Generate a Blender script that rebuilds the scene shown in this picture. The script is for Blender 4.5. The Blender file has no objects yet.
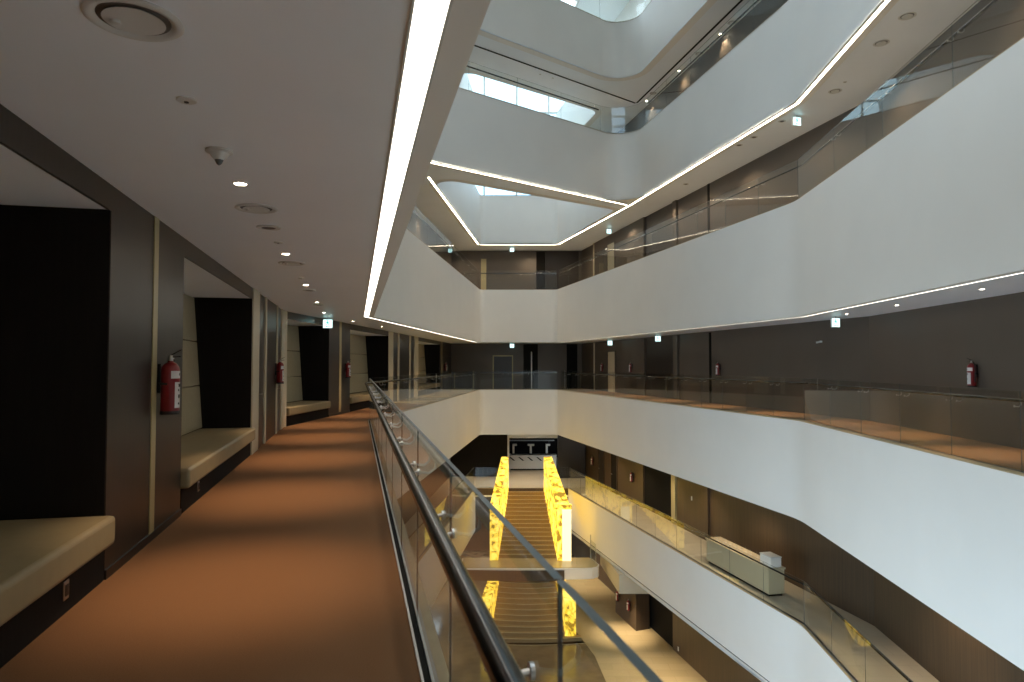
import bpy, math, random
from mathutils import Vector
random.seed(7)
sc = bpy.context.scene
COL = sc.collection
H = 1.6                                   # eye height above the gallery floor

# ---------------------------------------------------------------- helpers
class MB:
    """collects faces for one mesh"""
    def __init__(s): s.v = []; s.f = []; s.m = []
    def face(s, pts, mi=0):
        b = len(s.v); s.v += [tuple(p) for p in pts]; s.f.append(tuple(range(b, b + len(pts)))); s.m.append(mi)
    def prism(s, poly, z0, z1, mi=0, side=None):
        side = mi if side is None else side
        a = sum(poly[i][0]*poly[(i+1) % len(poly)][1]-poly[(i+1) % len(poly)][0]*poly[i][1] for i in range(len(poly)))
        if a < 0: poly = poly[::-1]
        b = len(s.v); n = len(poly)
        s.v += [(p[0], p[1], z0) for p in poly] + [(p[0], p[1], z1) for p in poly]
        s.f.append(tuple(b+i for i in reversed(range(n)))); s.m.append(mi)
        s.f.append(tuple(b+n+i for i in range(n))); s.m.append(mi)
        for i in range(n):
            j = (i+1) % n
            s.f.append((b+i, b+j, b+n+j, b+n+i)); s.m.append(side)
    def box(s, x0, x1, y0, y1, z0, z1, mi=0, side=None):
        s.prism([(x0, y0), (x1, y0), (x1, y1), (x0, y1)], z0, z1, mi, side)
    def loft(s, rings, caps=True, mi=0):
        b = len(s.v); n = len(rings[0])
        for r in rings: s.v += [tuple(p) for p in r]
        for k in range(len(rings)-1):
            for i in range(n):
                j = (i+1) % n
                s.f.append((b+k*n+i, b+k*n+j, b+(k+1)*n+j, b+(k+1)*n+i)); s.m.append(mi)
        if caps:
            s.f.append(tuple(b+i for i in reversed(range(n)))); s.m.append(mi)
            e = b+(len(rings)-1)*n
            s.f.append(tuple(e+i for i in range(n))); s.m.append(mi)
    def tube(s, path, r, n=10, mi=0):
        P = [Vector(p) for p in path]; rings = []
        for i, p in enumerate(P):
            d = (P[min(i+1, len(P)-1)]-P[max(i-1, 0)]).normalized()
            up = Vector((0, 0, 1)) if abs(d.z) < .95 else Vector((1, 0, 0))
            a = d.cross(up).normalized(); c = a.cross(d).normalized()
            rr = r[i] if isinstance(r, (list, tuple)) else r
            rings.append([p + (a*math.cos(t)+c*math.sin(t))*rr for t in [2*math.pi*k/n for k in range(n)]])
        s.loft(rings, True, mi)
    def lathe(s, prof, n=24, c=(0, 0), mi=0):
        rings = [[(c[0]+max(r, 1e-4)*math.cos(2*math.pi*k/n), c[1]+max(r, 1e-4)*math.sin(2*math.pi*k/n), z) for k in range(n)] for r, z in prof]
        s.loft(rings, True, mi)

def build(name, mb, mats, parent=None, smooth=False, bevel=0):
    me = bpy.data.meshes.new(name); me.from_pydata(mb.v, [], mb.f)
    if not isinstance(mats, (list, tuple)): mats = [mats]
    for m in mats: me.materials.append(m)
    for p, mi in zip(me.polygons, mb.m):
        p.material_index = mi; p.use_smooth = bool(smooth)
    me.update()
    o = bpy.data.objects.new(name, me); COL.objects.link(o)
    if parent: o.parent = parent
    if smooth:
        try: me.set_sharp_from_angle(angle=math.radians(40))
        except Exception: pass
    if bevel:
        b = o.modifiers.new('bevel', 'BEVEL'); b.width = bevel; b.segments = 3; b.limit_method = 'ANGLE'
    return o
def struct(name, mb, mats, smooth=False, parent=None):
    o = build(name, mb, mats, parent, smooth)
    if not parent: o['kind'] = 'structure'
    return o
def tag(o, label, cat, group=None):
    o['label'] = label; o['category'] = cat
    if group: o['group'] = group
    return o
def thing(name, label, cat, loc, rz=0, group=None):
    o = bpy.data.objects.new(name, None); COL.objects.link(o); o.empty_display_size = .1
    o.location = loc; o.rotation_euler = (0, 0, rz)
    return tag(o, label, cat, group)
def dup(root, loc, rz, label, group=None):
    r = root.copy(); COL.objects.link(r); r.location = loc; r.rotation_euler = (0, 0, rz); r['label'] = label
    if group: r['group'] = group
    for ch in list(root.children):
        c = ch.copy(); COL.objects.link(c); c.parent = r
        for g in list(ch.children):
            d = g.copy(); COL.objects.link(d); d.parent = c
    return r

# ---------------------------------------------------------------- materials
def mat(name, col, rough=.6, metal=0, spec=.5, noise=None, bump=0, emit=None, es=0):
    m = bpy.data.materials.new(name); m.use_nodes = True; nt = m.node_tree; b = nt.nodes['Principled BSDF']
    b.inputs['Base Color'].default_value = (*col, 1); b.inputs['Roughness'].default_value = rough
    b.inputs['Metallic'].default_value = metal; b.inputs['Specular IOR Level'].default_value = spec
    if noise:
        sx, sy, sz, amt = noise
        tc = nt.nodes.new('ShaderNodeTexCoord'); mp = nt.nodes.new('ShaderNodeMapping'); mp.inputs['Scale'].default_value = (sx, sy, sz)
        nz = nt.nodes.new('ShaderNodeTexNoise'); nz.inputs['Scale'].default_value = 1; nz.inputs['Detail'].default_value = 5
        rp = nt.nodes.new('ShaderNodeValToRGB')
        rp.color_ramp.elements[0].position = .3; rp.color_ramp.elements[1].position = .7
        rp.color_ramp.elements[0].color = (*[c*(1-amt) for c in col], 1); rp.color_ramp.elements[1].color = (*[min(1, c*(1+amt)) for c in col], 1)
        nt.links.new(tc.outputs['Object'], mp.inputs['Vector']); nt.links.new(mp.outputs[0], nz.inputs['Vector'])
        nt.links.new(nz.outputs['Fac'], rp.inputs[0]); nt.links.new(rp.outputs[0], b.inputs['Base Color'])
        if bump:
            bp = nt.nodes.new('ShaderNodeBump'); bp.inputs['Strength'].default_value = bump; bp.inputs['Distance'].default_value = .01
            nt.links.new(nz.outputs['Fac'], bp.inputs['Height']); nt.links.new(bp.outputs[0], b.inputs['Normal'])
    if emit:
        b.inputs['Emission Color'].default_value = (*emit, 1); b.inputs['Emission Strength'].default_value = es
    return m
def glass_mat(name, tint, refl=1.0, rough=0.0):
    m = bpy.data.materials.new(name); m.use_nodes = True; nt = m.node_tree; nt.nodes.clear()
    out = nt.nodes.new('ShaderNodeOutputMaterial'); mx = nt.nodes.new('ShaderNodeMixShader')
    tr = nt.nodes.new('ShaderNodeBsdfTransparent'); tr.inputs[0].default_value = (*tint, 1)
    gl = nt.nodes.new('ShaderNodeBsdfGlossy'); gl.inputs['Roughness'].default_value = rough; gl.inputs[0].default_value = (.95, .98, 1, 1)
    fr = nt.nodes.new('ShaderNodeFresnel'); fr.inputs[0].default_value = 1.5
    ml = nt.nodes.new('ShaderNodeMath'); ml.operation = 'MULTIPLY'; ml.inputs[1].default_value = refl; ml.use_clamp = True
    geo = nt.nodes.new('ShaderNodeNewGeometry'); fb = nt.nodes.new('ShaderNodeMath'); fb.operation = 'SUBTRACT'; fb.inputs[0].default_value = 1
    m2 = nt.nodes.new('ShaderNodeMath'); m2.operation = 'MULTIPLY'
    nt.links.new(geo.outputs['Backfacing'], fb.inputs[1]); nt.links.new(fr.outputs[0], ml.inputs[0])
    nt.links.new(ml.outputs[0], m2.inputs[0]); nt.links.new(fb.outputs[0], m2.inputs[1]); nt.links.new(m2.outputs[0], mx.inputs[0])
    nt.links.new(tr.outputs[0], mx.inputs[1]); nt.links.new(gl.outputs[0], mx.inputs[2]); nt.links.new(mx.outputs[0], out.inputs[0])
    return m
def emis(name, col, s):
    m = bpy.data.materials.new(name); m.use_nodes = True; nt = m.node_tree; nt.nodes.clear()
    out = nt.nodes.new('ShaderNodeOutputMaterial'); e = nt.nodes.new('ShaderNodeEmission')
    e.inputs[0].default_value = (*col, 1); e.inputs[1].default_value = s; nt.links.new(e.outputs[0], out.inputs[0]); return m

M = {}
M['white'] = mat('white_plaster', (.80, .77, .725), .55, noise=(.6, .6, .6, .02))
M['ceil'] = mat('ceiling_paint', (.85, .88, .92), .38, 0, .6, noise=(.8, .8, .8, .02))
M['wood'] = mat('dark_wood', (.024, .018, .015), .34, 0, .3, noise=(60, 60, 1.5, .22))
M['wood_door'] = mat('dark_door_wood', (.022, .015, .012), .3, noise=(50, 50, 1.2, .2))
M['black'] = mat('niche_lining', (.010, .008, .007), .8, spec=.15, noise=(30, 30, 2, .2))
M['wall'] = mat('brown_wall', (.088, .070, .056), .5, noise=(1.2, 1.2, .6, .05))
M['slat'] = mat('brown_veneer', (.064, .039, .021), .5, noise=(34, 34, .5, .28))
M['cream'] = mat('cream_paint', (.55, .49, .37), .45)
M['brass'] = mat('brass_strip', (.40, .33, .17), .35, noise=(3, 3, 3, .05))
M['leather'] = mat('beige_leather', (.27, .215, .12), .5, noise=(9, 9, 9, .05), bump=.02)
M['pad'] = mat('beige_wall_pad', (.36, .31, .20), .6, noise=(12, 12, 12, .05))
M['seam'] = mat('pad_seam', (.12, .10, .07), .8)
M['carpet'] = mat('orange_carpet', (.21, .105, .050), .95, spec=.1, noise=(160, 160, 160, .16), bump=.2)
M['carpet2'] = mat('amber_carpet', (.25, .145, .075), .95, spec=.1, noise=(45, 45, 45, .2), bump=.3)
M['carpet3'] = mat('brown_carpet', (.17, .10, .05), .95, spec=.1, noise=(30, 30, 30, .25), bump=.3)
M['metal'] = mat('brushed_steel', (.42, .41, .40), .32, 1)
M['dmetal'] = mat('dark_handrail', (.05, .053, .058), .2, 1, noise=(4, 4, 4, .05))
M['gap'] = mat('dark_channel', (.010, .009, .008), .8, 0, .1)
M['ledge'] = mat('stone_ledge', (.46, .35, .19), .4, noise=(6, 6, 6, .12))
M['steel_white'] = mat('white_powder_metal', (.62, .61, .58), .45)
M['vent_dark'] = mat('vent_throat', (.10, .09, .08), .6)
M['red'] = mat('extinguisher_red', (.20, .007, .010), .28)
M['label'] = mat('white_label', (.62, .60, .60), .5)
M['ink'] = mat('black_rubber', (.015, .014, .014), .5)
M['blackm'] = mat('black_metal', (.02, .02, .02), .35, .4)
M['glass'] = glass_mat('rail_glass', (.96, .97, .955), .95)
M['edge'] = mat('glass_edge', (.05, .075, .085), .3, 0, .35)
M['roofglass'] = glass_mat('roof_glass', (.95, .98, 1), .8)
M['strip'] = emis('strip_light_diffuser', (1, .84, .62), 7)
M['strip0'] = emis('broad_strip_diffuser', (1, .93, .80), 2.2)
M['lamp'] = emis('downlight_lens', (1, .86, .66), 30)
M['sign'] = emis('exit_sign_face', (.60, .95, .92), .85)
M['signink'] = mat('exit_sign_green', (.03, .30, .24), .5, emit=(.05, .45, .40), es=.35)
M['step'] = mat('stair_carpet', (.30, .20, .09), .9, spec=.1, noise=(25, 25, 25, .15))
M['nosing'] = mat('stair_nosing', (.42, .34, .2), .4)

M['beige_panel'] = mat('beige_panel', (.50, .41, .27), .5)
def tile_mat(name, c1, c2, scale, rough):
    m = mat(name, c1, rough); nt = m.node_tree; b = nt.nodes['Principled BSDF']
    tc = nt.nodes.new('ShaderNodeTexCoord'); br = nt.nodes.new('ShaderNodeTexBrick')
    br.inputs['Color1'].default_value = (*c1, 1); br.inputs['Color2'].default_value = (*c2, 1)
    br.inputs['Mortar'].default_value = (*[c*.72 for c in c1], 1); br.inputs['Scale'].default_value = scale
    br.inputs['Mortar Size'].default_value = .006; br.inputs['Brick Width'].default_value = 1.2; br.inputs['Row Height'].default_value = .6
    nt.links.new(tc.outputs['Object'], br.inputs['Vector']); nt.links.new(br.outputs[0], b.inputs['Base Color'])
    return m
M['tile'] = tile_mat('beige_floor_tile', (.43, .34, .19), (.39, .31, .17), 1, .22)
M['tile2'] = tile_mat('pale_floor_tile', (.52, .46, .36), (.50, .44, .34), 1, .3)

def gold_mat():
    m = bpy.data.materials.new('backlit_gold_onyx'); m.use_nodes = True; nt = m.node_tree; b = nt.nodes['Principled BSDF']
    tc = nt.nodes.new('ShaderNodeTexCoord'); mp = nt.nodes.new('ShaderNodeMapping'); mp.inputs['Scale'].default_value = (1.2, 1.2, 1.2)
    nz = nt.nodes.new('ShaderNodeTexNoise'); nz.inputs['Scale'].default_value = 1.6; nz.inputs['Detail'].default_value = 8; nz.inputs['Distortion'].default_value = 1.6
    rp = nt.nodes.new('ShaderNodeValToRGB'); e = rp.color_ramp.elements
    e[0].position = .39; e[0].color = (.26, .14, .012, 1); e[1].position = .62; e[1].color = (1, .74, .12, 1)
    x = e.new(.47); x.color = (.88, .54, .04, 1)
    nt.links.new(tc.outputs['Object'], mp.inputs[0]); nt.links.new(mp.outputs[0], nz.inputs[0]); nt.links.new(nz.outputs['Fac'], rp.inputs[0])
    nt.links.new(rp.outputs[0], b.inputs['Base Color']); nt.links.new(rp.outputs[0], b.inputs['Emission Color'])
    b.inputs['Emission Strength'].default_value = .6; b.inputs['Roughness'].default_value = .15
    return m
M['gold'] = gold_mat()
M['newel'] = emis('lit_newel_face', (1, .80, .40), .75)

# ---------------------------------------------------------------- plan of the place
U = (-.2212, .9752); N = (.9752, .2212)         # along the gallery, and across it towards the void
def W(s, t): return (s*U[0]+t*N[0], s*U[1]+t*N[1])
A = (-3.95, 19.5); B = (-2.0, 42.6); C = (2.8, 42.6); D = (8.1, 19.4); E0 = (5.5, -12.0); N0 = W(-12.4, .485)
K = W(18.2, -1.815); B1 = (-4.0, 45.0); C1 = (4.6, 45.0); D1 = (10.1, 19.3); E1 = (7.5, -13.5); N1 = W(-13.6, -1.815)
G = (-3.52, 24.65); F = (5.5, 31.9); FS = (5.3, 31.6)
V = [A, B, C, D, E0, N0]
O = [K, B1, C1, D1, E1, N1]
Z1, Z2, Z3 = 6.25, 12.2, 17.4            # floors above
C0, CL1, CL2, CR = 2.95, 9.1, 14.75, 21.4  # ceilings
ZM, ZL = -5.7, -11.1                      # floors below
CM, CLL = -2.78, -8.15
LX = -11.0                                # far left wall of the upper hall

def sub(a, b): return (a[0]-b[0], a[1]-b[1])
def lerp(a, b, k): return (a[0]+(b[0]-a[0])*k, a[1]+(b[1]-a[1])*k)
def ln(a): return math.hypot(*a)
def offset_line(p, q, d):                 # shift a segment to its left by d
    dx, dy = sub(q, p); L = math.hypot(dx, dy); n = (-dy/L*d, dx/L*d)
    return (p[0]+n[0], p[1]+n[1]), (q[0]+n[0], q[1]+n[1])
def isect(a, b, c, d):
    r = sub(b, a); s_ = sub(d, c); den = r[0]*s_[1]-r[1]*s_[0]
    k = ((c[0]-a[0])*s_[1]-(c[1]-a[1])*s_[0])/den
    return (a[0]+r[0]*k, a[1]+r[1]*k)
def offset_path(P, d, closed=False):      # mitred offset to the left of travel
    n = len(P); out = []
    segs = [offset_line(P[i], P[(i+1) % n], d) for i in range(n if closed else n-1)]
    for i in range(n):
        if closed: out.append(isect(*segs[i-1], *segs[i]))
        elif i == 0: out.append(segs[0][0])
        elif i == n-1: out.append(segs[-1][1])
        else: out.append(isect(*segs[i-1], *segs[i]))
    return out

def fillet(path, rad, n=8):
    out = []
    for i, p in enumerate(path):
        if i in (0, len(path)-1) or not rad.get(i): out.append(p); continue
        d1 = sub(path[i-1], p); d2 = sub(path[i+1], p); l1, l2 = ln(d1), ln(d2)
        u1 = (d1[0]/l1, d1[1]/l1); u2 = (d2[0]/l2, d2[1]/l2); a = math.acos(max(-1, min(1, u1[0]*u2[0]+u1[1]*u2[1])))
        t = rad[i]/math.tan(a/2); c0 = (p[0]+u1[0]*t, p[1]+u1[1]*t); c1 = (p[0]+u2[0]*t, p[1]+u2[1]*t)
        bis = (u1[0]+u2[0], u1[1]+u2[1]); lb = ln(bis); cen = (p[0]+bis[0]/lb*rad[i]/math.sin(a/2), p[1]+bis[1]/lb*rad[i]/math.sin(a/2))
        a0 = math.atan2(c0[1]-cen[1], c0[0]-cen[0]); a1 = math.atan2(c1[1]-cen[1], c1[0]-cen[0]); da = (a1-a0+math.pi) % (2*math.pi)-math.pi
        out += [(cen[0]+rad[i]*math.cos(a0+da*k/n), cen[1]+rad[i]*math.sin(a0+da*k/n)) for k in range(n+1)]
    return out
def parapet(name, path, z0, z1, th=.2, m='white', rad=None):
    """solid upstand along the void edge; travel keeps the floor on the left"""
    z0 -= .003; z1 -= .008
    if rad and th == .2 and z1 > Z1: th = .34
    inner = offset_path(path, th)
    if not rad:
        for i in range(len(path)-1):
            mb = MB(); mb.prism([path[i], path[i+1], inner[i+1], inner[i]], z0, z1)
            struct(name, mb, M[m])
    else:                                     # one band that follows the rounded corners
        p2 = fillet(path, rad); q2 = offset_path(p2, th); n = len(p2)
        mb = MB(); mb.loft([[(*p2[i], z0), (*p2[i], z1), (*q2[i], z1), (*q2[i], z0)] for i in range(n)])
        struct(name, mb, M[m], True)
def slab(pts, z, name, m, th=.04, up=False):
    mb = MB(); mb.prism(pts, z if up else z-th, z+th if up else z); struct(name, mb, M[m])

# ---------------------------------------------------------------- setting: slabs and parapets
# travel N0 -> A -> B -> C -> D -> E0 keeps the floor on the left
ring = [N0, A, B, C, D, E0]
parapet('wall_parapet', ring, CM, 0.0, .13, rad={2: .35, 3: .35, 4: 3.5})
parapet('wall_parapet', ring, C0, Z1, rad={2: .35, 3: .35, 4: 3.5})
# gallery level floors
EG = offset_path(ring, .135)
KO = W(18.3, -2.4); NO = W(-13.6, -2.4)
slab([EG[0], EG[1], K, KO, NO], 0, 'floor', 'carpet'); slab([K, B1, (-4.8, 45), (-6.4, 17.2)], 0, 'floor', 'blackm')
slab([EG[1], lerp(EG[1], EG[2], .36), lerp(K, B1, .38), K], 0, 'floor', 'carpet'); slab([lerp(EG[1], EG[2], .36), EG[2], B1, lerp(K, B1, .38)], 0, 'floor', 'tile')
slab([EG[2], EG[3], C1, B1], 0, 'floor', 'tile')
slab([EG[3], EG[4], D1, C1], 0, 'floor', 'carpet2')
slab([EG[4], EG[5], E1, D1], 0, 'floor', 'carpet2')
CB = offset_path(ring, .2)
for a in range(5):
    pts = [CB[a], CB[a+1], [K, B1, C1, D1, E1][a], [N1, K, B1, C1, D1][a]]
    slab(pts, C0, 'ceiling', 'ceil', .1, True)
    slab(pts, CM, 'ceiling', 'ceil', .1, True)
    slab(pts, Z1, 'floor', 'tile2')
slab([N1, (LX, -13.5), (LX, 27), B1, K], Z1, 'floor', 'tile2')
# second floor: a bridge crosses the void
br_far = [(-3.24, 27.2), (5.02, 33.05)]
ring2 = [A, G, F, D, E0]
parapet('wall_parapet', [G, F, D, E0], CL1, Z2, rad={1: 1.1, 2: 3.5})
bv = [br_far[0], br_far[1], C, B]            # the smaller void behind the bridge
mid_ = lerp(br_far[0], br_far[1], .5)
parapet('wall_parapet', [mid_, br_far[0], B, C, br_far[1], mid_], CL1, Z2, .2, rad={1: .6, 2: .4, 3: .4, 4: .6})
def quad_ring(z0, z1, far):
    gi = [G, F, D]; Gq, Fq, Dq = gi[0], gi[1], gi[2]
    w = offset_path([A, B, C, D, E0], .2)
    for (pts) in ([Gq, Fq, far[1], far[0]], [far[0], B, B1, lerp(K, B1, .35)], [B, C, C1, B1], [Fq, far[1], C, C1, D1, Dq], [Dq, D1, E1, E0], [G, far[0], lerp(K, B1, .35), lerp(K, B1, .2)]):
        yield pts
for pts in quad_ring(0, 0, br_far):
    slab(pts, CL1, 'ceiling', 'ceil', .06, True)
    slab(pts, Z2, 'floor', 'tile2')
br3 = [(-3.0, 29.6), (4.46, 35.15)]
parapet('wall_parapet', [G, F, D, E0], CL2, Z3, rad={1: 1.1, 2: 3.5})
parapet('wall_parapet', [C, br3[1], br3[0], B], CL2, Z3, .2, rad={1: .8, 2: .8})
for pts in quad_ring(0, 0, br3):
    if pts[0] == B: continue
    slab(pts, CL2, 'ceiling', 'ceil', .06, True)
    slab(pts, Z3, 'floor', 'tile2')
# soffit and floor pieces that follow the rounded corners
def infill(path, i, rad, z, name, m, up):
    f_ = fillet(path, {i: rad}, 8); k = i; slab([f_[j] for j in range(i, i+9)]+[path[i]], z, name, m, .05, up)
for zc, zf, far in ((CL1, Z2, br_far), (CL2, Z3, br3)):
    infill([G, F, D], 1, 1.1, zc, 'ceiling', 'ceil', True); infill([G, F, D], 1, 1.1, zf-.01, 'floor', 'tile2', False)
    loop = [lerp(*far, .5), far[0], B]; loop2 = [C, far[1], lerp(*far, .5)]; rd = .6 if zc == CL1 else .8
    infill(loop, 1, rd, zc, 'ceiling', 'ceil', True); infill(loop2, 1, rd, zc, 'ceiling', 'ceil', True)
# dark shadow groove in the third-floor soffit
mb = MB(); g0 = offset_path([G, F, D, E0], 1.15)
for i in range(3):
    a, b = g0[i], g0[i+1]; c, d = offset_path([a, b], .09); mb.prism([a, b, d, c], CL2-.012, CL2-.002)
struct('trim_1', mb, M['gap'])
# levels below
BM = (-2.15, 40.4); CMM = (3.3, 40.4)
ringm = [N0, A, BM, CMM, D, E0]
parapet('wall_parapet', [CMM, D, E0], CLL, ZM, .13, rad={1: 3.5})
mb = MB(); gl_ = fillet([CMM, D, E0], {1: 3.5}); go_ = offset_path(gl_, -.004); mb.loft([[(*gl_[i], CLL+.16), (*go_[i], CLL+.16), (*go_[i], CLL+.19), (*gl_[i], CLL+.19)] for i in range(len(gl_))]); struct('trim_9', mb, M['gap'])
parapet('wall_parapet', [A, BM], CLL, ZM, .2)
parapet('wall_parapet', [BM, CMM], -6.1, ZM, .2, 'slat')
CBm = offset_path(ringm, .135)
for a in range(1, 5):
    pts = [CBm[a], CBm[a+1], [K, B1, C1, D1, E1][a], [N1, K, B1, C1, D1][a]]
    slab(pts, ZM, 'floor', 'tile2')
    if a != 2: slab([ringm[a], ringm[a+1], pts[2], pts[3]], CLL, 'ceiling', 'ceil', .1, True)
    else: slab([ringm[a], ringm[a+1], pts[2], pts[3]], -6.2, 'ceiling', 'ceil', .1, True)
slab([B1, (-4, 54), (7, 54), (7, 45), C1], ZM, 'floor', 'tile2')
slab([B1, (-4, 54), (7, 54), (7, 45), C1], CM, 'ceiling', 'black', .1, True)
# ground floor
M['dtile'] = mat('dark_polished_floor', (.15, .11, .06), .14, noise=(2, 2, 2, .2))
slab([(-8, -16), (13, -16), (13, 56), (-8, 56)], ZL, 'floor', 'dtile', .2)
mb = MB(); mb.prism([(2.85, 33.9), (3.6, 30.2), (3.9, 25.6), (4.3, 16), (11, 16), (11, 44), (3.2, 44)], ZL, ZL+.012); struct('floor_tiled', mb, M['tile'])

# outer walls of each level (thin solids standing outside the plan)
def wall(name, a, b, z0, z1, m, th=.25):
    c, d = offset_line(a, b, th); mb = MB(); mb.prism([a, b, d, c], z0, z1); return struct(name, mb, M[m])
for (z0, z1, m) in ((0, C0+.1, 'wall'), (Z1, CL1+.1, 'wall'), (Z2, CL2+.1, 'wall'), (Z3, CR, 'white')):
    if z0 < Z2: wall('wall_back', B1, C1, z0, z1, m)
    wall('wall_right', C1, D1, z0, z1, m); wall('wall_right', D1, E1, z0, z1, m)
wall('wall_left', K, B1, Z1, CL1, 'wall')
wall('wall_right', C1, D1, ZM, CM+.1, 'slat'); wall('wall_right', D1, E1, ZM, CM+.1, 'slat')
wall('wall_left', K, B1, ZM, CM, 'wood'); pass
wall('wall_right', (3.8, 47), (9.7, 19.3), ZL, CLL+.1, 'slat'); wall('wall_right', (9.7, 19.3), E1, ZL, CLL+.1, 'slat')
wall('wall_back', (-8, 47), (7, 47), ZL, -6.2, 'slat'); wall('wall_left', K, (-5.5, 47), ZL, CLL, 'slat')
wall('wall_back', (-4, 53.8), (7, 53.8), ZM, CM, 'black'); wall('wall_left', (-4, 45), (-4, 54), ZM, CM, 'black'); wall('wall_right', (7, 54), (7, 45), ZM, CM, 'black')
# near end and upper hall
wall('wall_near', E1, N1, ZL, C0, 'white'); wall('wall_near', (11, -13.5), (LX, -13.5), C0, CR, 'white')
wall('wall_left', (LX, -13.5), (LX, 27), CL1, CR, 'white'); wall('wall_left', (LX, 27), lerp(K, B1, .35), Z1, CR, 'white')
wall('wall_left', lerp(K, B1, .35), B1, Z2, CR, 'white'); wall('wall_right', C1, D1, CL2, Z3, 'white')
wall('wall_right', (11, 20), (11, -13.5), CR-.3, CR, 'white')
# roof with two glazed openings: over the main void and over the small void behind the bridge
def roof():
    mb = MB()
    mb.prism([(LX, -13.8), (-2, -13.8), (-2, 46), (LX, 46)], CR, CR+.3)
    mb.prism([(-2, -13.8), (12, -13.8), (12, -2), (-2, -2)], CR, CR+.3)
    mb.prism([(5.6, -2), (12, -2), (12, 12), (5.6, 12)], CR, CR+.3)
    mb.prism([(-2, 12), (12, 12), (12, 37.2), (-2, 28.6)], CR, CR+.3)
    mb.prism([(4.1, 32.4), (12, 37.2), (12, 46), (2.8, 46)], CR, CR+.3)
    mb.prism([(-2, 43.5), (2.9, 43.5), (2.8, 46), (-2, 46)], CR, CR+.3)
    return struct('ceiling', mb, M['ceil'])
roof()
def skylight(n, quad, nu, nv):
    a, b, c, d = quad
    P = lambda u, v: lerp(lerp(a, b, u), lerp(d, c, u), v)
    fr = MB()
    for i in range(nu+1):
        p, q = P(i/nu, 0), P(i/nu, 1); fr.prism([(p[0]-.06, p[1]), (p[0]+.06, p[1]), (q[0]+.06, q[1]), (q[0]-.06, q[1])], CR+.05, CR+.32)
    for j in range(nv+1):
        p, q = P(0, j/nv), P(1, j/nv); fr.prism([(p[0], p[1]-.05), (q[0], q[1]-.05), (q[0], q[1]+.05), (p[0], p[1]+.05)], CR+.1, CR+.3)
    o = struct('window_%d' % n, fr, M['steel_white'])
    gm = MB(); gm.face([(*x, CR+.2) for x in (a, b, c, d)]); struct('pane', gm, M['roofglass'], parent=o)
skylight(1, [(-2, -2), (5.6, -2), (5.6, 12), (-2, 12)], 4, 6)
skylight(2, [(-2, 28.6), (4.1, 32.4), (2.9, 43.5), (-2, 43.5)], 3, 5)
# tall glazing added out of view, left below the gallery, to let daylight in
fw = Fr2 = (N1, K)
def facade(n, a, b, z0, z1, nu, nv, gm='roofglass'):
    mb = MB(); L = ln(sub(b, a)); u = ((b[0]-a[0])/L, (b[1]-a[1])/L)
    def P(k, d): return (a[0]+u[0]*k+u[1]*d, a[1]+u[1]*k-u[0]*d)
    for i in range(nu+1):
        k = L*i/nu; mb.prism([P(k-.05, -.1), P(k+.05, -.1), P(k+.05, .06), P(k-.05, .06)], z0, z1)
    for j in range(nv+1):
        z = z0+(z1-z0)*j/nv; mb.prism([P(0, -.08), P(L, -.08), P(L, .05), P(0, .05)], z-.05, z+.05)
    o = struct('window_%d' % n, mb, M['steel_white'])
    g = MB(); g.face([(*P(0, 0), z0), (*P(L, 0), z0), (*P(L, 0), z1), (*P(0, 0), z1)]); struct('pane', g, M[gm], parent=o)
M['tintglass'] = glass_mat('tinted_glazing', (.36, .46, .50), .8)
facade(5, B1, C1, Z2, CR, 4, 3, 'tintglass')
facade(4, (LX, -8), (LX, 16), Z1+.05, CL1, 12, 2)  # unseen glazing, added so daylight reaches the upper right bands and soffits
wall('wall_left', (LX, -13.5), (LX, -8), Z1, CL1, 'white'); wall('wall_left', (LX, 16), (LX, 27), Z1, CL1, 'white')
facade(3, N1, K, ZL+.1, CM-.05, 16, 4)  # unseen glazing, added to wash the lower right bands with bluish daylight

# ---------------------------------------------------------------- gallery wall on the left
NT = 2.76; ND = .95
class Fr:                                   # wall frame: q along, d out of the wall (towards the walkway)
    def __init__(s, p, q): s.p = p; s.rz = math.atan2(q[1]-p[1], q[0]-p[0]); s.c = math.cos(s.rz); s.s = math.sin(s.rz); s.L = ln(sub(q, p))
    def w(s, q, d): return (s.p[0]+q*s.c+d*s.s, s.p[1]+q*s.s-d*s.c)
    def box(s, mb, q0, q1, d0, d1, z0, z1, mi=0): mb.prism([s.w(q0, d0), s.w(q1, d0), s.w(q1, d1), s.w(q0, d1)], z0, z1, mi)
F1 = Fr(W(0, -1.815), K); F2 = Fr(K, B1)
def wpiece(fr, name, q0, q1, d0, d1, z0, z1, m):
    mb = MB(); fr.box(mb, q0, q1, d0, d1, z0, z1); return struct(name, mb, M[m])
niches = [(F1, .7, 5.66), (F1, 7.88, 12.8), (F2, .16, 3.46), (F2, 5.58, 10.82), (F2, 16.86, 23.3)]
for fr, a, b in niches:
    wpiece(fr, 'wall_left', a, b, -.02, 0, NT-.005, C0, 'wood')                        # header
    wpiece(fr, 'ceiling', a, b, -ND-.25, -.02, NT, NT+.1, 'ceil')                  # niche soffit
    wpiece(fr, 'wall_left', a, a+.02, -ND-.3, -.004, 0, NT, 'black'); wpiece(fr, 'wall_left', b-.02, b, -ND-.3, -.004, 0, NT, 'black')
    wpiece(fr, 'wall_left', a-.02, b+.02, -ND-.36, -ND-.26, 0, NT+.1, 'black')
solid = [(F1, -13.6, .7), (F1, 5.66, 7.88), (F2, 3.46, 5.58), (F2, 23.3, F2.L)]
for fr, a, b in solid:
    wpiece(fr, 'wall_left', a, b, -.3, 0, 0, C0, 'wood')
trim_n = 2
for fr, q, w in ((F1, 6.83, .14), (F2, 4.55, .2), (F2, 24.0, .25)):
    wpiece(fr, 'trim_%d' % trim_n, q-w/2, q+w/2, 0, .008, .06, C0, 'brass'); trim_n += 1
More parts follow.
